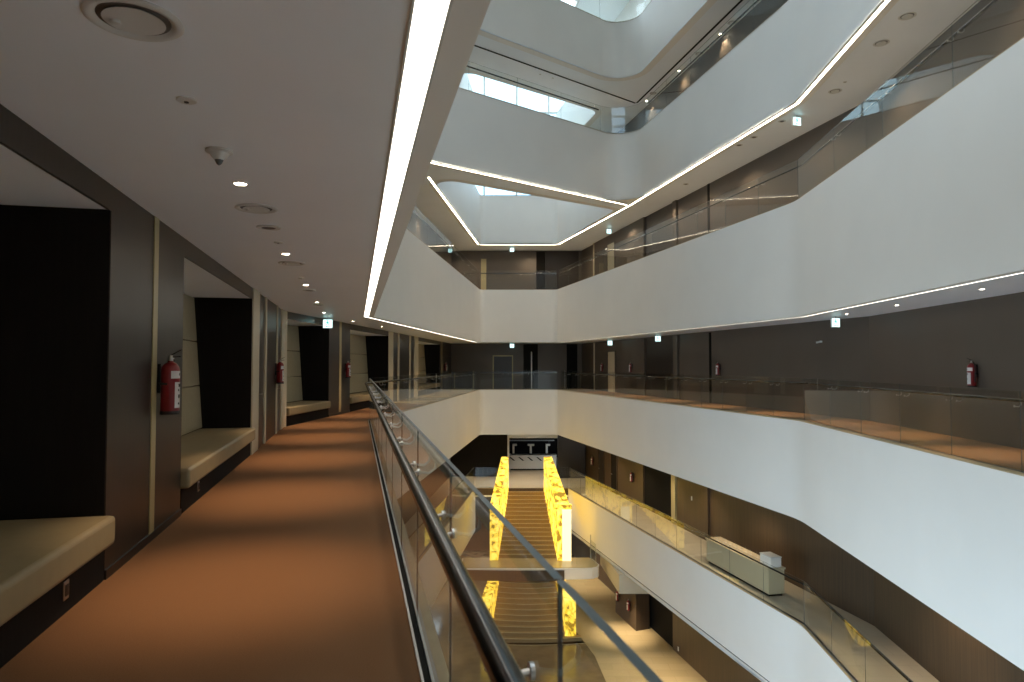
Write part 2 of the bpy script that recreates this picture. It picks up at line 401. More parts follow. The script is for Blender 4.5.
for fr, a, b in ((F1, 5.66, 7.88), (F2, 3.46, 5.58)):
    wpiece(fr, 'baseboard_left', a, b, 0, .014, 0, .07, 'blackm')
# door groups: cream posts, dark leaves, a brown panel between two doors
door_n = 1
def door_group(fr, cuts):
    global door_n, trim_n
    c0, d0, c1, p0, p1, d1, c2, e = cuts           # post|leaf|post|panel|post|leaf|post|end
    for a, b in ((c0, d0), (c1, p0), (p1, d1), (c2, e)):
        wpiece(fr, 'trim_%d' % trim_n, a, b, -.3, .02, 0, C0, 'cream'); trim_n += 1
    wpiece(fr, 'wall_left', p0, p1, -.3, -.0, 0, C0, 'wood')
    for a, b in ((d0, c1), (d1, c2)):
        o = wpiece(fr, 'door_%d' % door_n, a, b, -.09, -.012, 0, C0, 'wood_door'); door_n += 1
        h = MB(); fr.box(h, a+.05, a+.11, -.012, .0, .9, 1.12); p = [fr.w(a+.08, -.005), fr.w(a+.08, .05), fr.w(a+.22, .05)]
        h.tube([(*x, 1.03) for x in p], .011, 8); struct('door_handle', h, M['metal'], parent=o)
door_group(F1, (12.8, 13.6, 14.5, 14.7, 16.5, 16.7, 17.55, 18.2))
door_group(F2, (10.82, 11.6, 12.5, 12.75, 14.8, 15.1, 15.9, 16.86))
wpiece(F2, 'trim_%d' % trim_n, 0, .16, -.3, .02, 0, C0, 'cream'); trim_n += 1

for fr in (F1, F2): wpiece(fr, 'ceiling', -13.6 if fr is F1 else -.3, fr.L+.1, -.6, -.001, C0+.001, C0+.18, 'ceil')  # hidden cap behind the wall line, added to block light leaking over the doors
# built-in benches
def bench(fr, a, b, label):
    L = b-a; o = thing('bench', label, 'bench', (*fr.w(a, 0), 0), fr.rz, 'upholstered benches in the wall niches')
    # local x along the wall, local -y out of the wall
    m = MB(); m.box(0.005, L-.005, .0, ND+.25, 0, .265); build('plinth', m, M['black'], o)
    m = MB(); m.box(.01, L-.01, -.085, ND-.1, .27, .485); build('seat_cushion', m, M['leather'], o, True, .035)
    rows = [(.50, 1.22), (1.235, 1.98), (1.995, NT-.01)]
    for z0, z1 in rows:
        k = lambda z: ND-.16+.16*(z-.5)/2.26
        m = MB()
        m.loft([[(.012, k(z0), z0), (L-.012, k(z0), z0), (L-.012, ND+.2, z0), (.012, ND+.2, z0)], [(.012, k(z1), z1), (L-.012, k(z1), z1), (L-.012, ND+.2, z1), (.012, ND+.2, z1)]])
        build('back_panel', m, M['pad'], o, False, .012)
    return o
bl = ['long beige leather bench in the niche at the near left, cut by the frame edge', 'beige bench in the niche just beyond the nearest fire extinguisher',
      'beige bench in the niche just past the first door group and kink of the wall', 'beige bench in the fourth niche, past the small extinguisher beside the rail end',
      'farthest beige bench, in the niche half hidden behind the glass rail']
for (fr, a, b), l in zip(niches, bl): bench(fr, a+.02, b-.02, l)

# socket plates on the plinths
def plate(fr, q, z, label):
    o = thing('floor_socket', label, 'socket', (*fr.w(q, 0), z), fr.rz, 'socket plates on the bench plinths')
    m = MB(); m.box(-.04, .04, -.008, 0, -.06, .06); build('face_plate', m, M['metal'], o, False, .004)
    m = MB(); m.box(-.022, .022, -.012, -.008, -.036, .036); build('socket_insert', m, M['ink'], o)
plate(F1, 4.96, .15, 'small metal socket plate below the nearest bench cushion')
plate(F1, 8.72, .16, 'small metal socket plate below the second bench cushion')

# ---------------------------------------------------------------- glass balustrades
def balustrade(p, q, z, label, group, panel=1.5, first=None, hand=True, br=True, hgt=1.2, inset=.105, trims=True):
    """p -> q with the floor on the left"""
    L = ln(sub(q, p)); rz = math.atan2(q[1]-p[1], q[0]-p[0])
    o = thing('glass_balustrade', label, 'balustrade', (*p, z), rz, group)
    joints = []; x = first if first is not None else panel
    n = max(1, round(L/panel))
    if first is None: joints = [L*i/n for i in range(n+1)]
    else:
        joints = [0]; x = first
        while x < L-.4: joints.append(x); x += panel
        joints.append(L)
    gp = None
    for a, b in zip(joints[:-1], joints[1:]):
        m = MB(); m.box(a+.005, b-.005, inset-.009, inset+.009, -.03, hgt)
        m.m[1] = 1; m.box(b-.004, b+.002, inset-.004, inset+.004, 0, hgt, 1)
        build('glass_panel', m, [M['glass'], M['edge']], o)
    m = MB(); m.box(0, L, inset+.028, inset+.042, -.02, .012); m.box(0, L, inset-.045, inset-.012, -.02, .006)
    build('base_channel', m, M['metal'], o)
    m = MB(); m.box(0, L, inset-.045, inset+.03, -.006, -.001); build('channel_bed', m, M['gap'], o)
    m = MB(); m.box(0, L, .0, inset-.045, -.006, .008); build('ledge', m, M['ledge'], o)
    if hand:
        m = MB(); m.tube([(0, inset+.11, 1.05), (L, inset+.11, 1.05)], .028, 14); build('handrail', m, M['dmetal'], o, True)
    if br:
        for j in joints[1:-1]:
            for sgn in (-.16, .16):
                m = MB(); y = inset
                m.tube([(j+sgn, y+.009, .965), (j+sgn, y+.018, .965)], .019, 14)
                m.tube([(j+sgn, y+.015, .965), (j+sgn, y+.07, .955), (j+sgn, y+.105, .98), (j+sgn, y+.11, 1.025)], .008, 8)
                build('handrail_bracket', m, M['metal'], o, True)
    return o
g0_ = 'glass balustrades of the gallery level'
s_n0 = -12.4                                    # joints of the near rail fall at s = 1.23, 2.73 ...
balustrade(N0, A, 0, 'long glass balustrade with dark handrail beside the orange carpet, nearest the camera', g0_, 1.5, first=(1.23+12.4) % 1.5)
balustrade(A, B, 0, 'glass balustrade on the left edge beyond the bend of the carpeted gallery', g0_)
balustrade(B, C, 0, 'glass balustrade straight across the far end at eye level', g0_)
balustrade(lerp(C, D, .008), D, 0, 'glass balustrade at eye level on the far right run, far corner to bend', g0_, inset=.2)
balustrade(D, E0, 0, 'glass balustrade on the near right run at eye level, below the red extinguisher', g0_, 1.85, inset=.2)
g1_ = 'glass balustrades one floor up'
balustrade(A, B, Z1, 'glass balustrade one floor up on the left, above the sloping white band', g1_, 2)
balustrade(B, C, Z1, 'glass balustrade one floor up across the far end, below the small lit sign', g1_, 2)
balustrade(lerp(C, D, .005), D, Z1, 'glass balustrade one floor up on the far right run', g1_, 2)
balustrade(D, E0, Z1, 'glass balustrade one floor up on the near right run, with bluish reflections', g1_, 2.6)
def corner_glass(o, path, z):
    p2 = offset_path(path, .105)
    for a, b in zip(p2[:-1], p2[1:]):
        d, c = offset_path([a, b], .018); m = MB(); mi = o.matrix_basis.inverted() if False else None
        cs, sn = math.cos(-o.rotation_euler.z), math.sin(-o.rotation_euler.z)
        T = lambda p: ((p[0]-o.location.x)*cs-(p[1]-o.location.y)*sn, (p[0]-o.location.x)*sn+(p[1]-o.location.y)*cs)
        m.prism([T(a), T(b), T(c), T(d)], -.03, 1.2, 1, 0); build('glass_panel', m, [M['glass'], M['edge']], o)
fc = fillet([G, F, D], {1: 1.1}, 4); arc = fc[1:-1]; Fa, Fb = arc[0], arc[-1]
g2_ = 'glass balustrades two floors up'
corner_glass(balustrade(G, Fa, Z2, 'glass balustrade on the bridge two floors up, bright roof behind it', g2_, 2.2, br=False), arc, Z2)
balustrade(Fb, D, Z2, 'glass balustrade two floors up on the right, before a dark wall', g2_, 2.2, br=False)
g3_ = 'glass balustrades three floors up'
corner_glass(balustrade(G, Fa, Z3, 'topmost glass balustrade, on the bridge cut by the top of the frame', g3_, 2.2, br=False), arc, Z3)
balustrade(Fb, D, Z3, 'topmost glass balustrade turning right at the upper frame edge', g3_, 2.2, br=False)
gm_ = 'glass balustrades one floor down'
balustrade((2.75, 40.4), CMM, ZM, 'short glass balustrade one floor down, right of the stair head', gm_, 2, br=False, hand=False)
balustrade(BM, (-.62, 40.4), ZM, 'short glass balustrade one floor down, left of the stair head', gm_, 1.6, br=False, hand=False)
balustrade(CMM, D, ZM, 'glass balustrade one floor down with golden stair reflections', gm_, 2, br=False)
balustrade(D, E0, ZM, 'glass balustrade one floor down at the lower right, past the bend', gm_, 2, br=False)
balustrade(A, BM, ZM, 'glass balustrade one floor down on the left, seen through the near glass', gm_, 2, br=False)

# ---------------------------------------------------------------- strip lights along the soffit edges
def strip(p, q, z, label, inset=.15, w=.125, cut=(0, 0)):
    a, b = p, q
    L = ln(sub(b, a)); rz = math.atan2(b[1]-a[1], b[0]-a[0])
    o = thing('strip_light', label, 'strip light', (*a, z), rz, 'linear strip lights along the soffit edges')
    m = MB(); m.box(cut[0], L-cut[1], inset, inset+w, -.010, .0); build('diffuser', m, M['strip0' if z == C0 else 'strip'], o)
    m = MB(); m.box(cut[0], L-cut[1], inset-.012, inset, -.014, .0); m.box(cut[0], L-cut[1], inset+w, inset+w+.012, -.014, .0); build('frame', m, M['steel_white'], o)
i0 = .165
strip(N0, A, C0, 'broad bright strip light running overhead along the carpeted gallery', cut=(0, -.0))
strip(A, B, C0, 'thin strip light below the left white band, beyond the bend', w=.07)
strip(C, D, C0, 'thin strip light under the right white band, far run at eye level', w=.05)
strip(D, E0, C0, 'thin strip light under the right white band, near run cut by the right frame edge', w=.05)
i1 = .06
strip(G, F, CL1, 'strip light along the bridge underside, above the bluish opening', inset=i1, w=.09)
strip(br_far[0], B, CL1, 'strip light on the left side of the bluish opening', inset=i1, w=.09)
strip(B, C, CL1, 'strip light on the far side of the bluish opening', inset=i1, w=.09)
strip(C, F, CL1, 'strip light on the right side of the bluish opening', inset=i1, w=.09)
strip(F, D, CL1, 'strip light under the upper right white band, far run', inset=i1, w=.09)
strip(D, E0, CL1, 'strip light under the upper right white band, leaving the top of the frame', inset=i1, w=.09)

# ---------------------------------------------------------------- ceiling fittings
def mk_diffuser():
    o = thing('ceiling_diffuser', '', 'air diffuser', (0, 0, 0), 0, 'round air diffusers in the ceilings')
    m = MB(); m.lathe([(.175, 0), (.178, -.006), (.165, -.014), (.145, -.012), (.135, -.002), (.13, 0)], 40); build('outer_ring', m, M['steel_white'], o, True)
    m = MB(); m.lathe([(.132, -.001), (.13, -.004), (.04, -.002), (0, -.002)], 40); build('throat', m, M['vent_dark'], o, True)
    m = MB(); m.lathe([(.10, -.004), (.112, -.012), (.06, -.010), (0, -.006)], 40); build('inner_cone', m, M['steel_white'], o, True)
    m = MB(); m.lathe([(.02, -.008), (.02, -.02), (.012, -.024), (0, -.024)], 16, (-.07, .02)); build('adjuster', m, M['steel_white'], o, True)
    return o
dif = mk_diffuser(); used = set()
def put(proto, loc, label, rz=0):
    if proto.name not in used:
        used.add(proto.name); proto.location = loc; proto.rotation_euler = (0, 0, rz); proto['label'] = label; return proto
    return dup(proto, loc, rz, label)
def mk_disc():
    o = thing('ceiling_speaker', '', 'ceiling speaker', (0, 0, 0), 0, 'flat round ceiling speakers')
    m = MB(); m.lathe([(.115, 0), (.117, -.008), (.108, -.014), (.10, -.012)], 32); build('rim', m, M['steel_white'], o, True)
    m = MB(); m.lathe([(.10, 0), (.10, -.010), (.05, -.013), (0, -.014)], 32); build('grille', m, M['vent_dark'], o, True)
    return o
disc = mk_disc()
def mk_down():
    o = thing('downlight', '', 'downlight', (0, 0, 0), 0, 'small recessed downlights')
    m = MB(); m.lathe([(.055, 0), (.056, -.005), (.046, -.009), (.043, -.004), (.043, 0)], 28); build('trim_ring', m, M['steel_white'], o, True)
    m = MB(); m.lathe([(.042, -.001), (.041, -.005), (.02, -.006), (0, -.006)], 24); build('lens', m, M['lamp'], o, True)
    return o
down = mk_down()
LI = {}
def spot(loc, power, ang=100, col=(1, .78, .52), r=.05, blend=.7):
    key = (power, ang, col)
    if key not in LI:
        l = bpy.data.lights.new('lamp_beam', 'SPOT'); l.energy = power; l.color = col; l.spot_size = math.radians(ang); l.spot_blend = blend; l.shadow_soft_size = r; LI[key] = l
    o = bpy.data.objects.new('lamp_beam', LI[key]); COL.objects.link(o); o.location = (loc[0], loc[1], loc[2]-.03); return o
ctr = lambda s, t=-.86: W(s, t)
# one line of fittings above the walkway, .84 m apart
sc_l = {2.89: 'large round air diffuser in the ceiling at the upper left, nearest the camera', 6.22: 'second round air diffuser along the gallery ceiling, just past the first lit downlight',
        9.52: 'third round air diffuser along the gallery ceiling, just past the second lit downlight'}
for s_, l in sc_l.items(): put(dif, (*ctr(s_), C0), l, .3)
for s_, l in {7.06: 'flat round speaker in the gallery ceiling just past the second diffuser', 12.94: 'flat round speaker in the gallery ceiling past the third downlight', 16.07: 'farthest flat round speaker in the gallery ceiling row, near the bend'}.items():
    put(disc, (*ctr(s_), C0), l)
names = ['nearest lit downlight on the gallery ceiling, past the cone detector', 'second lit downlight along the gallery ceiling', 'third lit downlight along the gallery ceiling',
         'fourth lit downlight along the gallery ceiling, close to the bend', 'downlight at the bend of the gallery ceiling above the exit sign']
for (s_, l) in zip((5.38, 8.72, 12.08, 15.42, 18.6), names): put(down, (*ctr(s_), C0), l)
put(down, (-4.99, 21.42, C0), 'downlight past the bend, right of the lit exit sign'); put(down, (-4.68, 24.57, C0), 'downlight past the bend, just left of where the broad strip light turns')
spots0 = [(*ctr(s_), C0) for s_ in (-1.3, 2.04, 5.38, 8.72, 12.08, 15.42, 18.6)] + [(-4.99, 21.42, C0), (-4.68, 24.57, C0), (-4.3, 29, C0), (-3.9, 34, C0), (-3.3, 39, C0)]
# cone-shaped detector and small flat sensors
o = thing('smoke_detector', 'cone shaped grey detector hanging from the gallery ceiling', 'detector', (*ctr(4.58), C0))
m = MB(); m.lathe([(.082, 0), (.083, -.012), (.07, -.02), (.03, -.022)], 28); build('base', m, M['steel_white'], o, True)
m = MB(); m.lathe([(.062, -.018), (.045, -.045), (.03, -.06), (.028, -.062)], 24); build('sensor_head', m, M['steel_white'], o, True)
m = MB(); m.lathe([(.028, -.06), (.016, -.085), (.004, -.095), (0, -.096)], 20); build('tip', m, M['vent_dark'], o, True)
def sensor(loc, label):
    o = thing('ceiling_sensor', label, 'sensor', loc, 0, 'small flat ceiling sensors')
    m = MB(); m.lathe([(.05, 0), (.05, -.006), (.04, -.011), (.0, -.012)], 20); build('cover', m, M['steel_white'], o, True)
    m = MB(); m.lathe([(.012, -.011), (.012, -.016), (0, -.017)], 12); build('eye', m, M['ink'], o, True)
for s_, l in ((3.73, 'small flat ceiling sensor between the big near diffuser and the cone detector'), (7.92, 'small flat ceiling sensor just before the second downlight'), (11.16, 'small flat ceiling sensor just before the third downlight')):
    sensor((*ctr(s_), C0), l)
# right-hand soffit, gallery level
rl = [(8.46, 12.26, 'downlight in the right soffit at eye level, nearest the right frame edge'), (8.81, 15.6, 'second downlight in the right soffit from the right frame edge'), (9.05, 18.42, 'third downlight in the right soffit, close to the green exit sign')]
for x, y, l in rl: put(down, (x, y, C0), l); spots0.append((x, y, C0))
spots0 += [(8.1, 8.6, C0), (7.8, 4.5, C0), (8.5, 22, C0), (7.5, 26, C0), (6.7, 30, C0), (5.9, 34, C0), (4.9, 38.5, C0)]
for x, y, z, l in ((8.52, 14.48, CL1, 'air diffuser in the upper right soffit, closest to the top of the frame'), (8.63, 15.72, CL1, 'air diffuser in the upper right soffit, second from the top of the frame'), (8.88, 18.53, CL1, 'air diffuser in the upper right soffit, just above the lit exit sign'),
                   (8.48, 25.89, CL2, 'air diffuser in the highest right soffit, at the top of the frame'), (7.93, 28.51, CL2, 'air diffuser in the highest right soffit, between two lit downlights'), (6.85, 32.75, CL2, 'air diffuser in the highest right soffit, by its far corner')):
    put(dif, (x, y, z), l, 1.2)
for x, y, l in ((8.34, 20.85, 'flat speaker in the upper right soffit beside the lit exit sign'), (8.0, 22.34, 'flat speaker in the upper right soffit, second past the exit sign'), (7.78, 23.16, 'flat speaker in the upper right soffit, third past the exit sign'), (7.25, 28.24, 'flat speaker in the upper right soffit, above the recess in the brown wall')):
    put(disc, (x, y, CL1), l)
for x, y, l in ((8.3, 26.81, 'highest lit downlight, in the top right soffit'), (7.5, 30.23, 'second highest lit downlight, in the top right soffit'), (6.73, 33.73, 'third highest lit downlight, near the far corner of the top right soffit')):
    put(down, (x, y, CL2), l); spot((x, y, CL2), 60)
sensor((8.86, 17.93, CL1), 'small flat sensor in the upper right soffit beside a diffuser')
sensor((1.28, 30.6, CL2), 'small flat sensor in the top bridge soffit, left one of two'); sensor((1.88, 31.0, CL2), 'small flat sensor in the top bridge soffit, right one of two')

# ---------------------------------------------------------------- fire extinguishers
def mk_ext():
    o = thing('fire_extinguisher', '', 'fire extinguisher', (0, 0, 0), 0, 'red fire extinguishers on the walls')
    c = (0, -.105)
    m = MB(); m.lathe([(.07, 0), (.078, .008), (.082, .03), (.082, .40), (.076, .44), (.055, .472), (.026, .488), (.024, .50)], 28, c); build('cylinder', m, M['red'], o, True)
    m = MB(); m.lathe([(.083, .0), (.084, .003), (.084, .03), (.083, .032)], 28, c); build('foot_ring', m, M['ink'], o, True)
    m = MB(); m.lathe([(.022, .495), (.024, .505), (.024, .535), (.016, .55), (.01, .556)], 16, c); m.tube([(0, -.105, .525), (.05, -.115, .525)], .012, 8); build('valve', m, M['metal'], o, True)
    m = MB(); m.loft([[(-.011, -.11, .548), (.011, -.11, .548), (.011, -.11, .558), (-.011, -.11, .558)], [(-.013, -.20, .60), (.013, -.20, .60), (.013, -.20, .608), (-.013, -.20, .608)]])
    m.loft([[(-.011, -.11, .53), (.011, -.11, .53), (.011, -.11, .54), (-.011, -.11, .54)], [(-.012, -.195, .535), (.012, -.195, .535), (.012, -.195, .545), (-.012, -.195, .545)]]); build('handle', m, M['ink'], o)
    m = MB(); m.tube([(.05, -.115, .525), (.085, -.11, .51), (.103, -.10, .45), (.10, -.09, .30), (.098, -.09, .14), (.097, -.09, .10)], [.010]*4+[.013, .016], 10); build('hose', m, M['ink'], o, True)
    def band(z0, z1, a0, a1, r=.0832):
        mm = MB(); n = 10
        P = [(c[0]+r*math.cos(math.radians(a0+(a1-a0)*k/n)), c[1]+r*math.sin(math.radians(a0+(a1-a0)*k/n))) for k in range(n+1)]
        for k in range(n): mm.face([(*P[k], z0), (*P[k+1], z0), (*P[k+1], z1), (*P[k], z1)])
        return mm
    # upper white band and lower text panel, each on the side towards the walkway
    build('label', band(.335, .405, 198, 342), M['label'], o, True); lb = build('label', band(.06, .30, 222, 318), M['label'], o, True)
    pm = MB()
    for z0, z1, a0, a1 in ((.09, .11, 246, 262), (.15, .185, 248, 268), (.215, .235, 246, 258), (.255, .285, 250, 276), (.36, .385, 256, 268)):
        q = band(z0, z1, a0, a1, .0836); b0 = len(pm.v); pm.v += q.v; pm.f += [tuple(i+b0 for i in f) for f in q.f]; pm.m += q.m
    build('print', pm, M['ink'], lb, True)
    m = MB(); m.box(-.03, .03, -.028, 0, .20, .47); m.box(-.084, .084, -.10, -.02, .275, .295); build('wall_bracket', m, M['blackm'], o)
    return o
ext = mk_ext()
def wallpt(p, q, k, z, off=0.0):
    L = ln(sub(q, p)); u = ((q[0]-p[0])/L, (q[1]-p[1])/L); return (p[0]+u[0]*k+u[1]*off, p[1]+u[1]*k-u[0]*off, z), math.atan2(u[1], u[0])
def hang(fn, p, q, k, z, label, off=.0):
    loc, rz = wallpt(p, q, k, z, off); return fn(loc, rz, label)
E_ = lambda loc, rz, label: put(ext, loc, label, rz)
def onwall(fr, q, z, label):
    put(ext, (*fr.w(q, 0), z), label, fr.rz)
onwall(F1, 6.98, 1.13, 'nearest red fire extinguisher, on the dark panel beside the brass strip')
onwall(F1, 16.4, 1.15, 'red fire extinguisher on the brown panel between the first two doors')
onwall(F2, 5.05, 1.15, 'red fire extinguisher on the dark panel between the third and fourth bench niches')
onwall(F2, 24.9, 1.15, 'red fire extinguisher at the far end of the left wall, past the last bench niche')
RW = (C1, D1)
hang(E_, *RW, 17.95, 1.13, 'red fire extinguisher on the brown right wall, left of the green exit sign')
hang(E_, *RW, 4.45, 1.13, 'far red fire extinguisher just left of the pale door', .10)
hang(E_, *RW, 8.95, 1.13, 'far red fire extinguisher between the pale door and the dark recess', .10)
hang(E_, D1, E1, 5.05, 1.12, 'red fire extinguisher alone on the brown wall at the right frame edge')
hang(E_, *RW, 2.6, -4.65, 'red fire extinguisher one floor down, just right of the stair head', .10)
hang(E_, *RW, 9.0, -4.6, 'red fire alarm bottle one floor down, left of the black doorway', .10)
GW = ((3.8, 47), (9.7, 19.3))
GB = ((5.3, 35.4), (5.9, 32.9))
hang(E_, *GB, .5, ZL+.75, 'red fire extinguisher on the ground floor wall under the landing')
hang(E_, *GB, 1.9, ZL+.75, 'red fire extinguisher on the ground floor wall beside the dark doorway')

# ---------------------------------------------------------------- exit signs
def mk_exit():
    o = thing('exit_sign', '', 'exit sign', (0, 0, 0), 0, 'lit exit signs under the ceilings')
    m = MB(); m.box(-.14, .14, -.022, .022, -.31, -.05); build('housing', m, M['steel_white'], o, False, .006)
    m = MB(); m.tube([(0, 0, -.06), (0, 0, 0)], .012, 8); build('stem', m, M['metal'], o)
    for sg in (-1, 1):
        y = sg*.0235
        m = MB(); m.box(-.13, .13, min(y, y-.001*sg), max(y, y-.001*sg), -.30, -.06); f = build('face', m, M['sign'], o)
        y2 = y+.0012*sg
        g = MB()
        def poly(pts): g.face([(x, y2, z) for x, z in (pts if sg < 0 else pts[::-1])])
        # running figure with an arrow below
        n = 12; poly([(-.005+.018*math.cos(2*math.pi*k/n), -.095+.018*math.sin(2*math.pi*k/n)) for k in range(n)])
        poly([(-.03, -.12), (.01, -.118), (.018, -.17), (-.02, -.17)]); poly([(.0, -.17), (.018, -.17), (.05, -.205), (.03, -.215)])
        poly([(-.02, -.17), (.0, -.17), (-.03, -.21), (-.06, -.215), (-.06, -.2), (-.035, -.198)]); poly([(.008, -.125), (.05, -.145), (.045, -.157), (.004, -.142)])
        poly([(-.03, -.122), (-.06, -.15), (-.05, -.16), (-.022, -.138)])
        poly([(-.07, -.255), (-.02, -.235), (-.02, -.249), (.07, -.249), (.07, -.263), (-.02, -.263), (-.02, -.277)])
        build('pictogram', g, M['signink'], f)
    return o
exs = mk_exit()
for x, y, z, rz, l in ((-5.36, 19.85, C0, .10, 'lit exit sign under the gallery ceiling at the bend, above the third bench niche'),
                       (0.0, 43.9, C0, 0, 'lit exit sign at the far end, at eye level straight ahead'),
                       (5.45, 38.0, C0, .2, 'lit exit sign above the pale door on the far right'),
                       (6.75, 31.6, C0, .2, 'lit exit sign over the dark recess on the far right'),
                       (9.15, 19.3, C0, .25, 'lit green exit sign under the right soffit at eye level'),
                       (8.6, 20.4, CL1, .25, 'lit exit sign under the upper right soffit'),
                       (5.35, 37.5, CL1, .2, 'lit exit sign one floor up on the far right, beside a pale door'),
                       (0.0, 43.6, CL1, 0, 'lit exit sign one floor up, centred below the bluish opening')):
    put(exs, (x, y, z), l, rz)

# ---------------------------------------------------------------- features of the far and right walls
def wb(name, p, q, k0, k1, d0, d1, z0, z1, m, parent=None):
    mb = MB(); pts = [wallpt(p, q, k0, 0, d0)[0], wallpt(p, q, k1, 0, d0)[0], wallpt(p, q, k1, 0, d1)[0], wallpt(p, q, k0, 0, d1)[0]]
    mb.prism([x[:2] for x in pts], z0, z1); return struct(name, mb, M[m], parent=parent)
wn = [door_n]
def door(p, q, k0, k1, z0, h, m, off=.02, frame='wood_door', handle=True):
    o = wb('door_%d' % wn[0], p, q, k0, k1, 0, off, z0, z0+h, m); wn[0] += 1
    wb('door_frame', p, q, k0-.07, k0, 0, off+.03, z0, z0+h+.07, frame, o); wb('door_frame', p, q, k1, k1+.07, 0, off+.03, z0, z0+h+.07, frame, o); wb('door_frame', p, q, k0, k1, 0, off+.03, z0+h, z0+h+.07, frame, o)
    if handle: wb('door_handle', p, q, k0+.08, k0+.24, off+.03, off+.05, z0+1.02, z0+1.05, 'metal', o)
for z in (0, Z1):
    wb('wall_right', *RW, 2.9, 10.55, 0, .10, z, z+C0-.05, 'wall'); wb('wall_right', *RW, 13.9, 14.3, 0, .10, z, z+C0-.05, 'wall')
    wb('wall_right', *RW, 10.55, 13.9, 0, .01, z, z+C0-.05, 'wood_door')
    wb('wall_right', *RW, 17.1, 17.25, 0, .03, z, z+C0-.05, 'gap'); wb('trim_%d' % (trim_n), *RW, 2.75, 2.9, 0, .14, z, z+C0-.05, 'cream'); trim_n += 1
    door(*RW, 5.3, 6.45, z, 2.3, 'cream', .12, 'wall')
door(B1, C1, 2.8, 4.0, 0, 2.1, 'wood_door', .02, 'brass')
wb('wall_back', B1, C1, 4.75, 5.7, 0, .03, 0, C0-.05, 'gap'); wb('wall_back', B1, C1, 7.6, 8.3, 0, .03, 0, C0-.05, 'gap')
wb('trim_%d' % trim_n, B1, C1, 5.25, 5.32, .03, .05, 0, 2.4, 'steel_white'); trim_n += 1
wb('wall_back', B1, C1, 2.5, 5.6, 0, .15, Z1, CL1-.05, 'wall'); wb('wall_back', B1, C1, 6.2, 8.4, 0, .1, Z1, CL1-.05, 'wood'); wb('wall_back', B1, C1, 5.6, 6.2, 0, .03, Z1, CL1-.05, 'gap')
wb('trim_%d' % trim_n, B1, C1, 1.95, 2.3, 0, .04, Z1, Z1+2.3, 'brass'); trim_n += 1
# one floor down: doors, recess, lit veneer
wb('wall_right', *RW, 2.2, 10.3, 0, .10, ZM, CM-.02, 'slat'); door(*RW, 5.75, 6.65, ZM, 2.2, 'black', .12, 'slat'); door(*RW, 3.6, 4.5, ZM, 2.2, 'wood_door', .12, 'slat')
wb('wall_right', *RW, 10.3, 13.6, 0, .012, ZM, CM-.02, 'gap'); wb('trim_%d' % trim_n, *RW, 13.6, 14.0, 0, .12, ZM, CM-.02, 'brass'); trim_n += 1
wb('wall_right', *RW, 14.15, 17.0, 0, .10, ZM, CM-.02, 'slat')
def switch(p, q, k, z, off, label):
    loc, rz = wallpt(p, q, k, z, off); o = thing('light_switch', label, 'switch', loc, rz)
    m = MB(); m.box(-.05, .05, -.012, 0, -.09, .09); build('plate', m, M['steel_white'], o, False, .004); m = MB(); m.box(-.025, .025, -.02, -.012, -.04, .04); build('rocker', m, M['steel_white'], o, False, .003)
switch(*RW, 15.6, -4.2, .10, 'white switch on the lit veneer wall one floor down')
loc, rz = wallpt(*RW, 24.2, 2.3, 0); o = thing('wall_camera', 'small white camera on the brown right wall below the green exit sign', 'camera', loc, rz)
m = MB(); m.lathe([(.05, -.03), (.055, 0), (.05, .03)], 16); build('mount', m, M['steel_white'], o, True); m = MB(); m.tube([(0, -.03, 0), (0, -.17, -.03)], .03, 12); build('body', m, M['steel_white'], o, True)
# ground floor wall
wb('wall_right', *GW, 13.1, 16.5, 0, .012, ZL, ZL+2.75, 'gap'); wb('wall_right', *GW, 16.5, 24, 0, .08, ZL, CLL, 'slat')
mb = MB(); mb.prism([(5.9, 32.9), (5.3, 35.4), (6.0, 36), (6.6, 33.2)], ZL, CLL); struct('wall_right', mb, M['slat'])
switch(*GW, 17.05, ZL+.25, .08, 'small white switch on the ground floor wall right of the dark doorway')

# ---------------------------------------------------------------- stair with backlit gold walls
ZLd = -8.55
st = thing('staircase', 'wide carpeted stair between glowing gold walls, dropping from one floor down to the ground floor', 'staircase', (.9, 40.4, ZM))
def L3(x, y, z): return (x-.9, y-40.4, z-ZM)
def flight(n, y0, y1, z0, z1, xl0, xl1, xr0, xr1, curve=0, wide=0):
    for i in range(n):
        k0, k1 = i/n, (i+1)/n; ya, yb = y0+(y1-y0)*k0, y0+(y1-y0)*k1; zt = z0+(z1-z0)*(i+1)/n
        e = wide*max(0, (i-(n-6))/5.0)
        xl = xl0+(xl1-xl0)*k1-e; xr = xr0+(xr1-xr0)*k1+e; m = MB(); P = 10
        fr = [(xl+(xr-xl)*j/P, yb-curve*math.sin(math.pi*j/P)) for j in range(P+1)]
        poly = [L3(x, y, 0)[:2] for x, y in [(xl, ya+.02), *fr, (xr, ya+.02)]]
        zz = zt-ZM
        m.prism(poly, zz-.34, zz)
        s_ = build('step', m, M['step'], st)
        nm = MB(); fr2 = [L3(x, y, 0)[:2] for x, y in fr]; bk = [(x, y+.055) for x, y in fr2]
        nm.prism(fr2+bk[::-1], zz-.012, zz+.004); build('nosing', nm, M['nosing'], s_)
flight(16, 40.37, 36.1, ZM, ZLd+.178, -.22, -.75, 1.86, 2.32)
def goldwall(xa0, xb0, y0, zb0, zt0, xa1, xb1, y1, zb1, zt1, name='gold_wall'):
    r0 = [L3(xa0, y0, zb0), L3(xb0, y0, zb0), L3(xb0, y0, zt0), L3(xa0, y0, zt0)]; r1 = [L3(xa1, y1, zb1), L3(xb1, y1, zb1), L3(xb1, y1, zt1), L3(xa1, y1, zt1)]
    m = MB(); m.loft([r0, r1]); return build(name, m, M['gold'], st)
